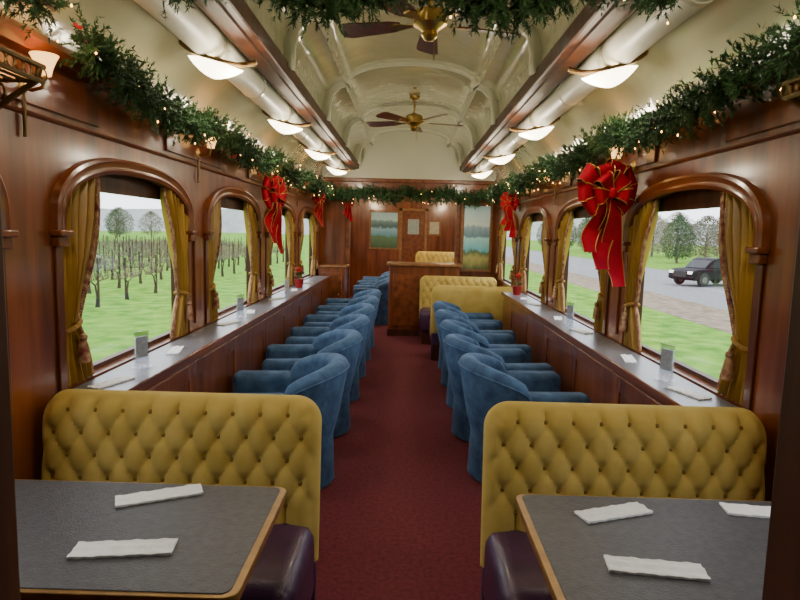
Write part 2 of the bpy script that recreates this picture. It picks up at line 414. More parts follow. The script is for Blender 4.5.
framed('framed_picture','wide framed dark landscape on the far end wall',(-.55,YE-.051,1.58),.62,.82,
  picture_mat('dark_landscape_print',[(0,(.05,.10,.04)),(.3,(.10,.22,.12)),(.36,(.12,.34,.5)),(.55,(.28,.55,.75)),(.6,(.05,.12,.16)),(.75,(.14,.30,.36)),(.8,(.45,.72,.85)),(1,(.35,.6,.8))]))
framed('framed_notice','small pale notice on the far wall right of the door',(.62,YE-.051,1.66),.22,.28,mat('pale_notice',(.5,.48,.4),.6))
th=thing('service_counter','panelled mahogany counter standing in the opening at the aisle end','counter',(.26,9.10,0))
mb=MB(); mb.box(-.52,.52,-.2,.22,0,1.05); mb.build('body',WOOD,th,bevel=.006)
mb=MB(); mb.box(-.56,.56,-.25,.25,1.05,1.09); mb.build('top',WOODE,th,bevel=.01)
for k in range(2):
    x=-.26+.52*k
    mb=MB(); mb.box(x-.20,x+.20,-.215,-.2,.15,.92); mb.build('front_panel',WOODH,th,bevel=.01)
mb=MB(); mb.box(-.53,.53,-.22,-.2,0,.1); mb.build('kickboard',WOODD,th)
th=thing('side_cabinet','low mahogany cabinet beside the partition on the left','cabinet',(-1.12,9.10,0))
mb=MB(); mb.box(-.2,.2,-.18,.22,0,1.0); mb.build('body',WOOD,th,bevel=.006)
mb=MB(); mb.box(-.2,.23,-.2,.22,1.0,1.03); mb.build('top',WOODE,th,bevel=.006)
dr=MB().box(-.17,.16,-.195,-.18,.1,.92).build('door',WOODH,th,bevel=.008)
MB().lathe([(.001,0),(.014,.005),(.014,.015),(.006,.02),(.006,.03)],10,Matrix.Translation((.11,-.195,.6))@Matrix.Rotation(PI/2,4,'X')).build('knob',BRASS,dr)
# ------------------------------------------------------------------ benches
def make_bench(W,label,a=.102):
    root=thing('booth_bench',label,'bench')
    z0,z1=.30,.925; T=.075; NX=int(W/.009); NZ=72; Rr=.095; b=.166; zc=.700
    F=[];Bk=[]
    for i in range(NX+1):
        rf=[];rb=[]
        for j in range(NZ+1):
            x=-W/2+W*i/NX; z=z0+(z1-z0)*j/NZ
            e=min(x+W/2,W/2-x,z-z0,z1-z)
            k=min(1,e/T); ed=math.sqrt(max(0,1-(1-k)**2))
            u=x/a+(z-zc)/b; v=x/a-(z-zc)/b
            zt_=zc+b; zb_=zc-b
            if z>zt_: q=abs(math.sin(PI*x/a))**.8
            elif z<zb_: q=abs(math.sin(PI*x/a))**.8
            else:
                su=abs(math.sin(PI*u)); sv=abs(math.sin(PI*v))
                q=.5*(su*sv)**.5+.5*min(1,math.hypot(su,sv)*1.0)
            fade=min(1,e/.035)
            xx,zz=x,z
            cx=W/2-Rr; cz=z1-Rr; dx=abs(x)-cx; dz=z-cz
            if dx>0 and dz>0:
                m=max(dx,dz); l=math.hypot(dx,dz); xx=math.copysign(cx+dx*m/l,x); zz=cz+dz*m/l
            lean=.10*(zz-.46)
            rf.append((xx,-ed*T-.032*(q-.5)*fade+lean,zz)); rb.append((xx,ed*T*.75+lean,zz))
        F.append(rf);Bk.append(rb)
    mb=MB(); mb.grid(F); mb.grid(Bk)
    back=mb.build('backrest',MUSTARD,root,weld=True)
    bm=MB(); Mx=Matrix.Rotation(PI/2,4,'X')
    bm.lathe([(.001,.007),(.006,.006),(.0085,.003),(.009,0)],8,Mx)
    first=None
    for r in range(5):
        zr=zc+b-r*b/2
        off=0 if r%2==0 else a/2
        n=int(W/a)+2
        for k in range(-n,n+1):
            x=k*a+off
            if abs(x)>W/2-.045: continue
            if first is None: first=bm.build('button',MUSTD,back); o=first
            else: o=first.copy(); C.objects.link(o); o.parent=back
            kk=min(1,min(W/2-abs(x),z1-zr)/T); ed=math.sqrt(max(0,1-(1-kk)**2))
            o.location=(x,-ed*T+.012+.10*(zr-.46),zr)
    x0,x1=-W/2+.005,W/2-.005
    mb=MB(); mb.box(x0,x1,-.50,-.02,.17,.475); mb.build('seat_cushion',PLUM,root,bevel=.07,seg=5)
    mb=MB(); mb.box(x0+.03,x1-.03,-.44,.05,0,.20); mb.build('base',WOODD,root,bevel=.005)
    mb=MB(); mb.box(x0+.01,x1-.01,-.01,.045,.0,.34); mb.build('rear_panel',PLUM,root,bevel=.01)
    return root
b=make_bench(1.05,'tufted mustard velvet booth bench behind the left dining table'); b.location=(-.307-.525,2.17,0); b['group']='tufted mustard booth benches'
b2=copy_tree(b); b2.location=(.307+.525,2.17,0); b2['label']='tufted mustard velvet booth bench behind the right dining table'
b3=copy_tree(b); b3.location=(.83,7.25,0); b3.rotation_euler=(0,0,PI); b3['label']='mustard booth bench with smooth back to the viewer, behind the right blue chairs'
b4=make_bench(1.13,'distant tufted mustard booth bench facing the viewer beside the counter'); b4.location=(.76,8.7,0); b4['group']='tufted mustard booth benches'
b5=copy_tree(b); b5.location=(.70,12.6,0); b5.scale=(1,1,1.25); b5['label']='mustard booth bench in the far room beyond the partition'
# ------------------------------------------------------------------ dining tables
def make_table(s):
    sd='left' if s<0 else 'right'
    root=thing('dining_table','charcoal topped booth table with wood edge on the %s'%sd,'table',(s*.86,1.505,0),0,'booth dining tables')
    xi=.505; xo=.505; yh=.285; r=.035
    def outline(x0,x1,y0,y1,r):
        pts=[]
        for cx,cy,a0 in ((x1-r,y1-r,0),(x0+r,y1-r,90),(x0+r,y0+r,180),(x1-r,y0+r,270)):
            for k in range(6):
                a=R(a0+18*k); pts.append((cx+r*math.cos(a),cy+r*math.sin(a)))
        return pts
    MB().prism(outline(-xi,xo,-yh,yh,r),.715,.749,axis='z').build('edge_band',WOODE,root,bevel=.006)
    MB().prism(outline(-xi-.003,xo+.003,-yh-.003,yh+.003,r),.736,.7495,axis='z').build('brass_edge',EDGEG,root,bevel=.002)
    MB().prism(outline(-xi+.016,xo-.016,-yh+.010,yh-.006,r-.010),.745,.752,axis='z').build('tabletop',TABLE,root,bevel=.002)
    MB().prism(outline(-.35,.35,-.2,.2,.03),.695,.715,axis='z').build('underframe',WOODD,root)
    mb=MB(); mb.lathe([(.17,0),(.17,.015),(.05,.04),(.032,.06),(.032,.66),(.06,.69),(.12,.696)],20); mb.build('pedestal',BLACK,root)
    return root
make_table(-1); make_table(1)
# ------------------------------------------------------------------ napkins
def napkin_mesh():
    P=[];Q=[]
    for i in range(25):
        ra=[];rb=[]
        for j in range(9):
            x=-.12+.24*i/24; y=-.036+.072*j/8
            w=.0015*math.sin(i*1.9)*(1 if j in (0,8) else .3)
            h=.003+.0018*math.sin(j*PI/2+.3)+.001*math.sin(i*.9+j)
            ra.append((x,y+w,h+.003)); rb.append((x,y+w,.0005))
        P.append(ra);Q.append(rb)
    mb=MB(); mb.grid(P); mb.grid(Q)
    mb.grid([P[0],Q[0]]);mb.grid([P[-1],Q[-1]]);mb.grid([[r[0] for r in P],[r[0] for r in Q]]);mb.grid([[r[-1] for r in P],[r[-1] for r in Q]])
    return mb
nap=napkin_mesh().build('napkin',NAPK,None,weld=True); used=False
def put_nap(x,y,z,a,label,g,sc=1):
    global used
    o=nap if not used else nap.copy()
    if used: C.objects.link(o)
    used=True; o.location=(x,y,z); o.rotation_euler=(0,0,R(a)); o.scale=(sc,sc,1); tag(o,label,'napkin',g)
zt=.7525
put_nap(-.715,1.695,zt,26,'folded white napkin near the bench side of the left table','napkins on the tables')
put_nap(-.680,1.395,zt,8,'folded white napkin closest to the viewer on the left table','napkins on the tables',1.0)
put_nap(.62,1.67,zt,20,'folded white napkin at back left of the right table','napkins on the tables',.94)
put_nap(.622,1.38,zt,-7,'folded white napkin at front of the right table','napkins on the tables',.96)
put_nap(1.08,1.70,zt,-8,'folded white napkin by the window on the right table','napkins on the tables')
for s,ys in ((-1,(2.48,3.18,4.15,4.75,5.7,6.6,7.5)),(1,(2.57,3.28,4.2,4.85,5.8,6.3))):
    for k,y in enumerate(ys):
        put_nap(s*1.24,y,.8805,90+ (s*-12 if k%2 else s*18),'%s folded white napkin along the %s window ledge'%(ORD[k],'left' if s<0 else 'right'),'napkins on the window ledges',.85)
def sign(loc,rz,label):
    th=thing('sign_holder',label,'sign holder',loc,rz,'clear sign holders on the ledges')
    mb=MB(); mb.box(-.035,.035,-.003,.003,.05,.15); mb.build('card',CARD,th,smooth=False)
    mb=MB(); mb.box(-.04,.04,-.006,-.0035,.0,.175); mb.box(-.04,.04,.0035,.006,.0,.175); mb.box(-.04,.04,-.035,.035,0,.006); mb.build('acrylic_stand',CLEAR,th,smooth=False)
sign((-1.24,2.77,.881),R(66),'clear acrylic sign holder nearest on the left ledge')
sign((1.24,2.80,.881),R(-66),'clear acrylic sign holder nearest on the right ledge')
sign((-1.24,4.45,.881),R(66),'second clear acrylic sign holder on the left ledge')
sign((1.24,4.5,.881),R(-66),'second clear acrylic sign holder on the right ledge')
sign((-1.24,6.2,.881),R(66),'third clear acrylic sign holder on the left ledge')
# ------------------------------------------------------------------ tub chairs
def make_chair():
    root=thing('tub_chair','x','chair')
    t=.052; Rr=.27; cy=-.02
    P=[];pipe=[]
    N=30
    for i in range(N+1):
        a=R(180+180*i/N); n=Vector((math.cos(a),math.sin(a),0)); c=Vector((0,cy,0))+n*Rr
        h=.61+.165*(max(0,-math.sin(a)))**.45
        row=[]
        sec=[(-t,.10),(-t,.30),(-t*1.1,.45)]
        for k in range(9):
            th=PI-PI*k/8; sec.append((t*1.15*math.cos(th),h-t+t*math.sin(th)))
        sec+=[(t*.8,.45),(t*.4,.30),(t*.0,.10)]
        for o,z in sec:
            lean=.045*max(0,(z-.3))/.4
            p=c+n*(o+lean); row.append((p.x,p.y,z))
        P.append(row)
        p=c+n*(t*1.15+.045*max(0,(h-t-.3))/.4+.002); pipe.append((p.x,p.y,h-t))
    mb=MB(); mb.grid(P); mb.f.append(tuple(range(len(P[0])))); o=N*len(P[0]); mb.f.append(tuple(range(o,o+len(P[0]))))
    bk=mb.build('backrest',VELVET,root)
    MB().tube(pipe,.007,6).build('piping',VELVET,bk)
    for s in (-1,1):
        x0,x1=sorted((s*.208,s*.348))
        mb=MB(); mb.box(x0,x1,-.05,.345,.10,.615); mb.build('arm',VELVET,root,bevel=.045,seg=5)
    mb=MB(); mb.box(-.22,.22,-.22,.335,.29,.465); mb.build('seat_cushion',VELVET,root,bevel=.045,seg=4)
    out=[]
    for i in range(25):
        a=R(180+180*i/24); out.append((.29*math.cos(a),cy+.29*math.sin(a)))
    out+=[(.305,.1),(.31,.25),(.305,.315),(.28,.325),(.1,.325),(-.1,.325),(-.28,.325),(-.305,.315),(-.31,.25),(-.305,.1)]
    P=[]
    for f,z in ((0,.27),(.3,.18),(.7,.08),(1,.012)):
        P.append([(x*(1+.03*f+.01*f*math.sin(k*2.4)),y*(1+.03*f+.01*f*math.sin(k*2.4)),z) for k,(x,y) in enumerate(out)])
    mb=MB(); mb.grid(P,False,True); m=len(out); mb.f.append(tuple(range(m)))
    mb.build('skirt',VELVET,root)
    for x in (-.2,.2):
        for y in (-.16,.25):
            MB().lathe([(.02,0),(.024,.02),(.02,.05)],10,Matrix.Translation((x,y,0))).build('foot',WOODD,root)
    return root
ch=make_chair(); used_c=False
for k,(x,y,a) in enumerate([(-.74,3.60,97),(-.73,4.55,100),(-.73,5.46,96),(-.73,6.32,98),(-.73,7.15,96),(-.73,7.95,97)]):
    place(ch,used_c,(x,y,0),R(a),'%s blue velvet tub chair from the viewer in the left row'%ORD[k],'blue tub chairs in the left row'); used_c=True
for k,(x,y,a) in enumerate([(.75,3.78,-86),(.70,4.56,-80),(.71,5.32,-84),(.70,6.06,-82),(.71,6.79,-88)]):
    place(ch,True,(x,y,0),R(a),'%s blue velvet tub chair from the viewer in the right row'%ORD[k],'blue tub chairs in the right row')
for k,(x,y,a) in enumerate([(-.55,10.1,95),(-.55,11.1,98),(-.55,12.1,93)]):
    place(ch,True,(x,y,0),R(a),'%s blue velvet tub chair beyond the partition on the left'%ORD[k],'blue tub chairs in the far room')
# ------------------------------------------------------------------ ceiling lights
def make_light():
    root=thing('ceiling_light','x','ceiling light')
    P=[]
    for i in range(25):
        u=-1+2*i/24; q=max(.002,(1-abs(u)**1.6))**.9
        P.append([(.145*u,.085*q*math.cos(PI*k/14),.012-.075*q*math.sin(PI*k/14)) for k in range(15)])
    mb=MB(); mb.grid(P,False,True); mb.build('glass_bowl',LAMP,root)
    mb=MB()
    for y in (-1,1):
        pts=[]
        for i in range(21):
            u=-1+2*i/20; q=max(.02,(1-min(1,abs(u*1.35))**1.6)**.9); pts.append((.195*u, y*.09*q, .016+.045*abs(u)**2.2))
        mb.tube(pts,.009,6)
    mb.build('brass_rim',BRASSD,root)
    mb=MB()
    mb.tube([(-.2+.4*i/12,0,.022+.05*abs(-1+2*i/12)**2.2) for i in range(13)],.012,8); mb.build('brass_strap',BRASSD,root)
    mb=MB(); mb.tube([(0,0,.0),(0,0,.04)],.03,12); mb.build('stem',BRASSD,root)
    return root
cl=make_light(); ul=False
lys=[3.15+1.74*k for k in range(4)]
for s in (-1,1):
    for k,y in enumerate([1.41]+lys):
        o=place(cl,ul,(s*1.0,y,2.365),0,'%s lit bowl ceiling light under the %s duct'%('overhead out of frame' if k==0 else ORD[k-1],'left' if s<0 else 'right'),'lit bowl ceiling lights'); ul=True
        o.rotation_euler=(0,s*-R(14),0)
        ld=bpy.data.lights.new('lamp_glow','POINT'); ld.energy=12.5; ld.color=(1,.86,.65); ld.shadow_soft_size=.06
        lo=bpy.data.objects.new('lamp_glow',ld); C.objects.link(lo); lo.location=(s*.84,y,2.27)
for y in (10.5,12.4):
    for s in (-1,1):
        ld=bpy.data.lights.new('lamp_glow','POINT'); ld.energy=28; ld.color=(1,.76,.48); ld.shadow_soft_size=.08
        lo=bpy.data.objects.new('lamp_glow',ld); C.objects.link(lo); lo.location=(s*.9,y,2.22)
        place(cl,True,(s*1.0,y,2.40),0,'small lit bowl ceiling light in the far room','ceiling lights of the far room')
# ------------------------------------------------------------------ fans
def make_fan():
    root=thing('ceiling_fan','x','ceiling fan',group='ceiling fans')
    MB().lathe([(.001,.0),(.06,0),(.055,-.03),(.02,-.05),(.02,-.055)],18).build('canopy',BRASS,root)
    MB().tube([(0,0,-.04),(0,0,-.2)],.012,10).build('downrod',BRASS,root)
    MB().lathe([(.02,-.19),(.05,-.2),(.095,-.225),(.105,-.26),(.10,-.30),(.06,-.325),(.045,-.34),(.05,-.36),(.03,-.385),(.001,-.39)],24).build('motor',BRASS,root)
    for k in range(5):
        M=Matrix.Rotation(2*PI*k/5,4,'Z')
        mb=MB()
        L0,L1=.18,.58
        pts=[(L0,.035),(L0+.06,.055),(L1-.05,.078),(L1-.01,.06),(L1,.02)]
        poly=pts+[(x,-y) for x,y in pts[::-1]]
        M2=M@Matrix.Translation((0,0,-.29))@Matrix.Rotation(R(13),4,'X')
        mb.prism(poly,-.004,.004,M2,'z'); bl=mb.build('blade',FANW,root)
        mb=MB(); mb.prism([(.08,.012),(.14,.016),(.2,.035),(.24,.02),(.24,-.02),(.2,-.035),(.14,-.016),(.08,-.012)],-.009,-.004,M2,'z'); mb.build('blade_arm',BRASS,bl)
    MB().tube([(.03,0,-.38),(.03,0,-.5)],.0025,5).build('pull_chain',BRASS,root)
    return root
fn=make_fan()
place(fn,False,(.10,3.72,3.07),R(18),'brass ceiling fan with dark blades partly behind the top garland')
place(fn,True,(.04,6.95,3.07),R(14),'brass ceiling fan with dark blades over the middle of the aisle')
# ------------------------------------------------------------------ garlands
bulbproto=None
def garland(path,label,per_m,rad,seed,nb,needles=28,group=None,w=.0034,bs_=1,berries=1):
    global bulbproto
    rnd=random.Random(seed)
    pts=[Vector(p) for p in path]; org=pts[0].copy()
    L=[0]
    for a,b_ in zip(pts[:-1],pts[1:]): L.append(L[-1]+(b_-a).length)
    def samp(t):
        for i in range(len(pts)-1):
            if t<=L[i+1]+1e-9:
                f=(t-L[i])/(L[i+1]-L[i]); return pts[i].lerp(pts[i+1],f),(pts[i+1]-pts[i]).normalized()
        return pts[-1],(pts[-1]-pts[-2]).normalized()
    root=thing('garland',label,'garland',tuple(org),0,group)
    v=[];f=[]
    for i in range(int(L[-1]*per_m)):
        p,tn_=samp(rnd.random()*L[-1]); p=p-org
        a=rnd.random()*2*PI
        n1=tn_.cross(Vector((0,0,1))).normalized(); n2=tn_.cross(n1)
        d=(n1*math.cos(a)+n2*math.sin(a)+tn_*rnd.uniform(-.8,.8)).normalized()
        Ls=rad*rnd.uniform(.45,1.15)
        for k in range(needles):
            bs=p+d*(rnd.uniform(.15,1)*Ls)
            r=Vector((rnd.gauss(0,1),rnd.gauss(0,1),rnd.gauss(0,1))).normalized()
            nd=(d*.7+r*.8).normalized(); sdv=nd.cross(r)
            if sdv.length<1e-4: continue
            sdv=sdv.normalized()*w; o=len(v); ln=rnd.uniform(.018,.030)
            v+= [tuple(bs-sdv),tuple(bs+sdv),tuple(bs+nd*ln)]; f.append((o,o+1,o+2))
    mb=MB(); mb.v=v; mb.f=f; mb.build('foliage',NEEDLE,root,smooth=False,recalc=False)
    MB().tube([tuple(p-org) for p in pts],.008,6).build('core_wire',BARK,root)
    if bulbproto is None:
        bm=MB(); bm.lathe([(.0005,-.0035),(.003,-.002),(.0035,.001),(.002,.005),(.0005,.007)],8); bulbproto=bm.build('bulb',BULB,root); o=bulbproto; nb-=1
        p,tn_=samp(.1*L[-1]); o.location=p-org+Vector((0,-.08,-.05))
    for k in range(nb):
        o=bulbproto.copy(); C.objects.link(o); o.parent=root
        p,tn_=samp(rnd.random()*L[-1]); r=Vector((rnd.gauss(0,1),rnd.gauss(0,1)-.5,rnd.gauss(0,1)-.3)).normalized()
        o.location=p-org+r*rad*rnd.uniform(.75,1.1)
        sc_=(1+max(0,(p.y-4)*.07))*bs_; o.scale=(sc_,)*3
    for k in range(berries):
        p,tn_=samp(rnd.random()*L[-1]); r=Vector((rnd.gauss(0,1),rnd.gauss(0,1)-.8,rnd.gauss(0,1))).normalized()
        q=p-org+r*rad*.9
        bm=MB()
        for j in range(4): bm.lathe([(.0005,-.008),(.007,-.004),(.008,0),(.007,.004),(.0005,.008)],8,Matrix.Translation(q+Vector((rnd.uniform(-.015,.015),rnd.uniform(-.015,.015),rnd.uniform(-.015,.015)))))
        bm.build('berry_cluster',BERRY,root)
    return root
for s in (-1,1):
    sd='left' if s<0 else 'right'
    ys=[.95]+pillars
    for k in range(len(ys)-1):
        a,b_=ys[k]+.05,ys[k+1]-.05; path=[]
        if k==1 and s<0: a+=.10
        for i in range(13):
            f=i/12; y=a+(b_-a)*f
            z=2.17-.08*math.sin(PI*f)
            if k==0: z=2.32-.05*f if s<0 else 2.25-.10*f
            if k==1 and s<0: z+=.06*(1-f)**2
            path.append((s*(1.22-.02*math.sin(PI*f)),y,z))
        per=430 if k<2 else (300 if k<3 else 220)
        garland(path,'%s span of lit evergreen garland along the %s wall top'%(ORD[k],sd),per,.125 if k<3 else .135,11+k+(5 if s>0 else 0),14,group='evergreen garland along the %s wall'%sd,w=.0034+.0008*k,berries=2 if s<0 else 0)
path=[]
for i in range(41):
    x=-.93+1.86*i/40; path.append((x,2.3,2.415+.055*math.cos(x*2*PI/.66)+.05*abs(x/.9)**3))
garland(path,'evergreen garland draped across the ceiling closest to the viewer',560,.11,40,12)
path=[]
for i in range(41):
    x=-1.15+2.3*i/40; path.append((x,9.2,2.15-.07*abs(math.sin(x*PI/.62))))
garland(path,'distant lit garland swagged across the partition opening',340,.155,41,22,w=.009,bs_=.8)
# ------------------------------------------------------------------ bows
def ribbon(mb,ed,pts,wdir,w):
    A=[];Bq=[]
    for p,wd in zip(pts,wdir):
        A.append(tuple(p-wd*w/2)); Bq.append(tuple(p+wd*w/2))
    mb.grid([A,Bq]); ed.tube(A,.0022,5); ed.tube(Bq,.0022,5)
def make_bow():
    root=thing('red_bow','x','bow')
    for ang,L,w,dy in ((38,.20,.13,-.02),(142,.20,.13,-.02),(78,.19,.12,-.04),(108,.17,.12,-.05),(2,.18,.125,-.02),(178,.18,.125,-.02),(-32,.16,.11,-.03),(214,.16,.11,-.03),(60,.12,.11,-.08),(128,.12,.11,-.08),(-10,.10,.10,-.08),(192,.10,.10,-.08)):
        mb=MB();ed=MB(); a=R(ang); u=Vector((math.cos(a),0,math.sin(a))); sdv=Vector((-math.sin(a),0,math.cos(a)))
        pts=[];wd=[]
        for i in range(21):
            t=2*PI*i/20; r=math.sin(t/2)
            p=u*(L*r**.8)+Vector((0,dy,0))+ Vector((0,1,0))*(.042*math.sin(t)*r)
            pts.append(p); k=.3+.7*r
            wd.append((sdv+Vector((0,.35*math.cos(t),0))).normalized()*k)
        ribbon(mb,ed,pts,wd,w)
        lp=mb.build('loop',RED,root,recalc=False); ed.build('gold_edge',RIBG,lp)
    for x,L,w,sw in ((-.05,.34,.10,.02),(.045,.54,.115,-.02),(.0,.44,.11,.02)):
        mb=MB();ed=MB();pts=[];wd=[]
        for i in range(21):
            f=i/20; pts.append(Vector((x*(1+f*.7)+sw*math.sin(f*5),-.035-.03*math.sin(f*7),-L*f))); wd.append(Vector((1,.35*math.sin(f*8),0)).normalized()*(.5+.5*min(1,f*4)))
        ribbon(mb,ed,pts,wd,w); lp=mb.build('tail',RED,root,recalc=False); ed.build('gold_edge',RIBG,lp)
    mb=MB()
    mb.lathe([(.001,-.03),(.025,-.025),(.034,0),(.025,.025),(.001,.03)],14,Matrix.Translation((0,-.07,0))); mb.build('knot',RED,root)
    return root
bw=make_bow()
for k,(x,y,z,rz,sc,l) in enumerate([(1.15,3.58,1.80,14,(1.02,1.0,1.0),'large red gold edged bow on the right wall between the first two windows'),
    (-1.20,5.36,1.84,62,(.80,.80,.95),'large red gold edged bow on the left wall between the second and third windows'),
    (1.20,7.15,1.92,-45,(.7,.7,.75),'smaller looking red bow far down the right wall'),
    (-1.22,8.2,1.97,55,(.6,.6,.7),'distant red bow on the left wall short of the partition'),
    (-.92,9.33,1.98,0,(.5,.5,.55),'little red bow on the left casing of the partition opening')]):
    place(bw,k>0,(x,y,z),R(rz),l,'red bows with gold edges',sc)
# ------------------------------------------------------------------ sconces
def make_sconce():
    root=thing('wall_sconce','x','wall lamp')
    MB().lathe([(.001,.0),(.035,.0),(.03,.012),(.012,.02)],14,Matrix.Rotation(PI/2,4,'Y')).build('backplate',BRASS,root)
    MB().tube([(0,0,0),(.04,0,-.02),(.08,0,-.01),(.09,0,.03)],.007,8).build('arm',BRASS,root)
    MB().lathe([(.02,.03),(.022,.04),(.026,.055),(.036,.08),(.046,.10),(.042,.10),(.034,.08),(.022,.055),(.001,.045)],18,Matrix.Translation((.09,0,0))).build('glass_shade',AMBER,root)
    MB().tube([(.012,0,-.02),(.012,0,-.18)],.007,8).build('drop_rod',BRASSD,root)
    return root
sc=make_sconce(); us=False
for s in (-1,1):
    for k,y in enumerate(pillars[:4]):
        if s>0 and k==0: continue
        near=(s<0 and k==0); bowl=(s>0 and k==1)
        place(sc,us,(s*1.368,2.15 if near else (3.72 if bowl else y),2.03 if near else (1.985 if bowl else 2.02)),0 if s<0 else PI,'%s amber glass wall lamp on the %s wall'%(ORD[k if s<0 else k-1],'left' if s<0 else 'right'),'amber wall lamps between windows',(1.0,)*3 if near else ((1.3,)*3 if bowl else (1.05,)*3)); us=True
        ld=bpy.data.lights.new('sconce_glow','POINT'); ld.energy=1.6 if near else 2.4; ld.color=(1,.52,.22); ld.shadow_soft_size=.03
        lo=bpy.data.objects.new('sconce_glow',ld); C.objects.link(lo); lo.location=(s*1.22,y-.02,2.2)
for s in (-1,1):
    th=thing('luggage_rack','ornate brass luggage rack at top %s over the closest window'%('left' if s<0 else 'right'),'luggage rack',(s*WX,.96,2.0),0,'brass luggage racks')
    mb=MB()
    for x in (.03,.07,.11,.15,.185): mb.tube([(-s*x,0,0),(-s*x,1.02,0)],.006,6)
    mb.build('rod',BRASSD,th)
    mb=MB(); mb.tube([(-s*.19,0,.045),(-s*.19,1.02,.045)],.009,8); mb.tube([(-s*.185,0,0),(-s*.185,1.02,0)],.008,8)
    for k in range(26):
        y=.02+.04*k; mb.tube([(-s*.188,y+.018*math.cos(q*PI/5),.022+.018*math.sin(q*PI/5)) for q in range(10)],.003,4,True)
    mb.build('scroll_rail',BRASSD,th)
    for y in (.02,1.0):
        mb=MB(); mb.tube([(-s*.19,y,.045),(-s*.18,y,0),(-s*.10,y,-.05),(-s*.03,y,-.10),(0,y,-.16)],.01,8); mb.tube([(0,y,0),(-s*.19,y,0)],.008,8)
        mb.tube([(-s*(.05+.025*math.cos(q*PI/6)),y,-.035+.025*math.sin(q*PI/6)) for q in range(12)],.005,5,True)
        mb.build('bracket',BRASSD,th)
def make_poin():
    root=thing('poinsettia','x','potted plant')
    MB().lathe([(.04,0),(.055,.09),(.06,.10),(.05,.10),(.001,.09)],14).build('pot',POT,root)
    for nm,m,n,z,L in (('leaves',LEAF,12,.12,.10),('bracts',BERRY,22,.17,.085)):
        mb=MB(); rnd=random.Random(3)
        for k in range(n):
            a=2*PI*k/n*2.4+rnd.random(); zz=z+rnd.uniform(-.02,.05); u=Vector((math.cos(a),math.sin(a),rnd.uniform(-.1,.5))).normalized(); sdv=u.cross(Vector((0,0,1))).normalized()
            c=Vector((0,0,zz)); mb.add([c,c+u*L*.5+sdv*.022,c+u*L,c+u*L*.5-sdv*.022],[(0,1,2,3)])
        mb.build(nm,m,root,smooth=False,recalc=False)
    MB().tube([(0,0,.08),(0,0,.18)],.006,6).build('stem',LEAF,root)
    return root
pp=make_poin()
place(pp,False,(-1.24,6.9,.881),0,'red poinsettia in a pot on the left window ledge','poinsettias on the ledges')
place(pp,True,(1.24,6.7,.881),1,'red poinsettia in a pot on the right window ledge','poinsettias on the ledges')
# ------------------------------------------------------------------ outside
GZ=-1.25
def flat(name,m,x0,x1,y0,y1,z,label,cat):
    o=MB().box(x0,x1,y0,y1,z-.3,z).build(name,m,smooth=False); tag(o,label,cat,kind='structure'); return o
flat('ground',GRASS,-220,9.8,-80,400,GZ,'green grass field outside the train','ground')
flat('ground',GRASS,23,220,-80,400,GZ,'grass beyond the road','ground')
flat('ground',DIRT,9.8,12.8,-80,400,GZ+.01,'bare gravel verge between grass and road','ground')
flat('ground',ROAD,12.8,23,-80,400,GZ-.01,'grey asphalt road beside the railway','road')
for s in (-1,1):
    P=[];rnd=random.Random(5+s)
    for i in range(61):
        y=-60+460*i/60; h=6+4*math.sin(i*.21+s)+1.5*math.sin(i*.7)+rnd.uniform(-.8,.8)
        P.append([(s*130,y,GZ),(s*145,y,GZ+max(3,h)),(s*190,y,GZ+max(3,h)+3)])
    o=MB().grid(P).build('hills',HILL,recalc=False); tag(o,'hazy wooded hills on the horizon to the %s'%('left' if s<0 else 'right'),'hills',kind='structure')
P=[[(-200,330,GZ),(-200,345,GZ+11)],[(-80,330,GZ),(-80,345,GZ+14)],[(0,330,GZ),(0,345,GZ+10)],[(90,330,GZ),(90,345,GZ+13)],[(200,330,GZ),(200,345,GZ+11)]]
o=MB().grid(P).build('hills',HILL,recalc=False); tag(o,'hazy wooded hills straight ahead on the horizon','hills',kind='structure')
def make_vine():
    root=thing('grapevine','bare dark grapevine tied to its post in the field outside','vine',(0,0,0),0,'bare vineyard vines outside')
    rnd=random.Random(9)
    mb=MB(); mb.tube([(0,0,0),(.03,.02,.35),(-.02,0,.75)],[.04,.035,.03],6)
    for s in (-1,1): mb.tube([(-.02,0,.72),(0,s*.3,.88),(0,s*.95,.92)],[.028,.022,.016],5)
    mb.build('trunk',BARK,root)
    mb=MB()
    for k in range(60):
        y=rnd.uniform(-.95,.95); a=rnd.uniform(-.9,.9); c=rnd.uniform(-.3,.3)
        mb.tube([(0,y,.9),(c*.5,y+a*.3,1.05+rnd.random()*.1),(c,max(-1.1,min(1.1,y+a*.6)),1.05+rnd.random()*.45)],[.009,.007,.005],4)
    mb.build('canes',VINEB,root)
    mb=MB(); mb.box(.06,.115,-.028,.028,0,1.7); mb.build('post',BARK,root)
    return root
vn=make_vine(); uv=False
rnd=random.Random(2)
for r_ in range(9):
    for k in range(20):
        x=-10.5-2.3*r_; y=6+r_*4.0+2.35*k+rnd.uniform(-.05,.05)
        o=vn if not uv else copy_tree(vn); uv=True
        o.location=(x,y,GZ); o.rotation_euler=(0,0,rnd.uniform(-.04,.04)+(PI if rnd.random()<.5 else 0)); o.scale=(1,1,rnd.uniform(.9,1.1))
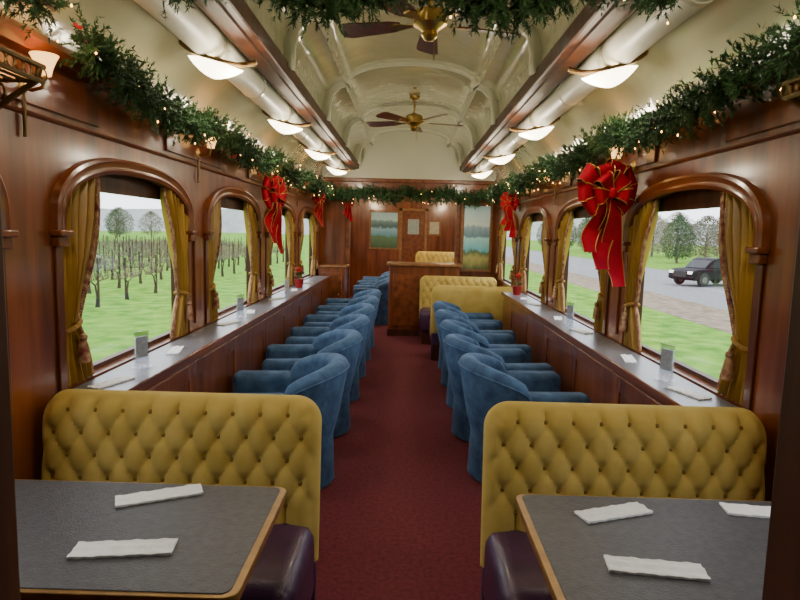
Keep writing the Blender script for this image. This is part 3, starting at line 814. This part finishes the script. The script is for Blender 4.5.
def make_tree(seed,m,h,wd,name,label):
    rnd=random.Random(seed); root=thing(name,label,'tree')
    mb=MB(); mb.tube([(0,0,0),(.1,0,h*.35),(0,.1,h*.8)],[h*.03,h*.022,h*.006],7)
    for k in range(9):
        a=rnd.random()*2*PI; z=h*rnd.uniform(.25,.6); mb.tube([(0,0,z),(math.cos(a)*wd*.3,math.sin(a)*wd*.3,z+h*.15),(math.cos(a)*wd*.45,math.sin(a)*wd*.45,z+h*.3)],[h*.012,h*.008,h*.003],5)
    mb.build('trunk',VINEB,root)
    v=[];f=[]
    for k in range(3200):
        t=rnd.random(); a=rnd.random()*2*PI
        z=h*(.12+.88*t); rr=wd*.5*math.sin(PI*min(1,(.15+.85*t)))**.6*rnd.random()**.4
        p=Vector((rr*math.cos(a),rr*math.sin(a),z+rnd.uniform(-.3,.3)))
        u=Vector((rnd.gauss(0,1),rnd.gauss(0,1),rnd.gauss(0,1))).normalized(); w=u.orthogonal().normalized(); sz=h*.028
        o=len(v); v+=[tuple(p-u*sz),tuple(p+w*sz*.6),tuple(p+u*sz)]; f.append((o,o+1,o+2))
    b_=MB(); b_.v=v; b_.f=f; b_.build('crown',m,root,smooth=False,recalc=False)
    return root
t1=make_tree(1,TWIG,6.5,6.5,'bare_tree','x'); t2=make_tree(2,EVER,7,5,'evergreen_tree','x')
u1=u2=False
spots=[]
for i in range(24): spots.append((-72+ (i%3)*5,12+i*5.8,i%4==0,'left'))
for i in range(22): spots.append((31+(i%3)*6,20+i*5.5,i%3==0,'right'))
for i,(x,y,e,sd) in enumerate(spots):
    sz=rnd.uniform(.75,1.05)
    if e: place(t2,u2,(x,y,GZ),i,'dark evergreen tree beyond the windows on the %s'%sd,'evergreen trees outside on the %s'%sd,(sz,sz,sz)); u2=True
    else: place(t1,u1,(x,y,GZ),i,'leafless brown tree beyond the windows on the %s'%sd,'bare trees outside on the %s'%sd,(sz,sz,sz)); u1=True
# pickup
th=thing('pickup_truck','dark pickup truck on the road seen through the right window','truck',(18.6,37,GZ),R(-158))
body=[(-2.5,.45),(-2.52,1.05),(-.75,1.08),(1.1,1.08),(2.1,1.0),(2.38,.85),(2.42,.45),(2.2,.36),(-2.3,.36)]
MB().prism(body,-.93,.93).build('body',CARP,th,bevel=.07,seg=3)
MB().prism([(-.8,1.05),(-.65,1.62),(-.4,1.68),(.35,1.67),(.65,1.58),(1.25,1.05)],-.80,.80).build('cabin',CARP,th,bevel=.05,seg=3)
mb=MB(); mb.box(-2.45,-.85,-.92,-.86,1.0,1.2); mb.box(-2.45,-.85,.86,.92,1.0,1.2); mb.box(-2.5,-2.44,-.92,.92,1.0,1.2); mb.build('bed_wall',CARP,th,bevel=.02)
mb=MB()
for y in (-.80,.80):
    y0,y1=sorted((y,y*1.012)); mb.prism([(-.62,1.12),(-.5,1.56),(-.35,1.6),(.3,1.6),(.55,1.52),(1.0,1.12)],y0,y1)
mb.add([(.72,-.70,1.56),(.72,.70,1.56),(1.27,.74,1.10),(1.27,-.74,1.10)],[(0,1,2,3)])
mb.build('window_glass',CARG,th,smooth=False)
for x in (-1.55,1.5):
    for y in (-.88,.88):
        wl=MB().lathe([(.001,-.12),(.22,-.12),(.38,-.11),(.40,-.05),(.40,.05),(.38,.11),(.22,.12),(.001,.12)],22,Matrix.Translation((x,y,.40))@Matrix.Rotation(PI/2,4,'X')).build('wheel',BLACK,th)
        MB().lathe([(.001,-.135),(.2,-.13),(.2,.13),(.001,.135)],16,Matrix.Translation((x,y,.40))@Matrix.Rotation(PI/2,4,'X')).build('hubcap',CHROME,wl)
for y in (-.70,.70): MB().box(2.3,2.42,y-.16,y+.16,.74,.90).build('headlight',HEAD,th,bevel=.02)
MB().box(2.36,2.44,-.48,.48,.55,.88).build('grille',BLACK,th)
# ------------------------------------------------------------------ world & camera
w=bpy.data.worlds.new('overcast'); bpy.context.scene.world=w; w.use_nodes=True; nt=w.node_tree; bg=nt.nodes['Background']
tc=nt.nodes.new('ShaderNodeTexCoord'); nz=nt.nodes.new('ShaderNodeTexNoise'); nz.inputs['Scale'].default_value=3; nz.inputs['Detail'].default_value=6
cr=nt.nodes.new('ShaderNodeValToRGB'); cr.color_ramp.elements[0].color=(.72,.80,.92,1); cr.color_ramp.elements[1].color=(.93,.97,1,1)
cr.color_ramp.elements[0].position=.35; cr.color_ramp.elements[1].position=.65
nt.links.new(tc.outputs['Generated'],nz.inputs['Vector']); nt.links.new(nz.outputs['Fac'],cr.inputs[0]); nt.links.new(cr.outputs[0],bg.inputs[0])
bg.inputs[1].default_value=4.6
cd=bpy.data.cameras.new('camera'); cam=bpy.data.objects.new('camera',cd); C.objects.link(cam)
cd.sensor_width=36; cd.lens=27; cd.clip_start=.05; cd.clip_end=1000
M=Matrix.Translation((0,0,1.55))@Matrix.Rotation(R(.57),4,'Z')@Matrix.Rotation(R(90-6.48),4,'X')@Matrix.Rotation(.025,4,'Z')
cam.matrix_world=M
bpy.context.scene.camera=cam
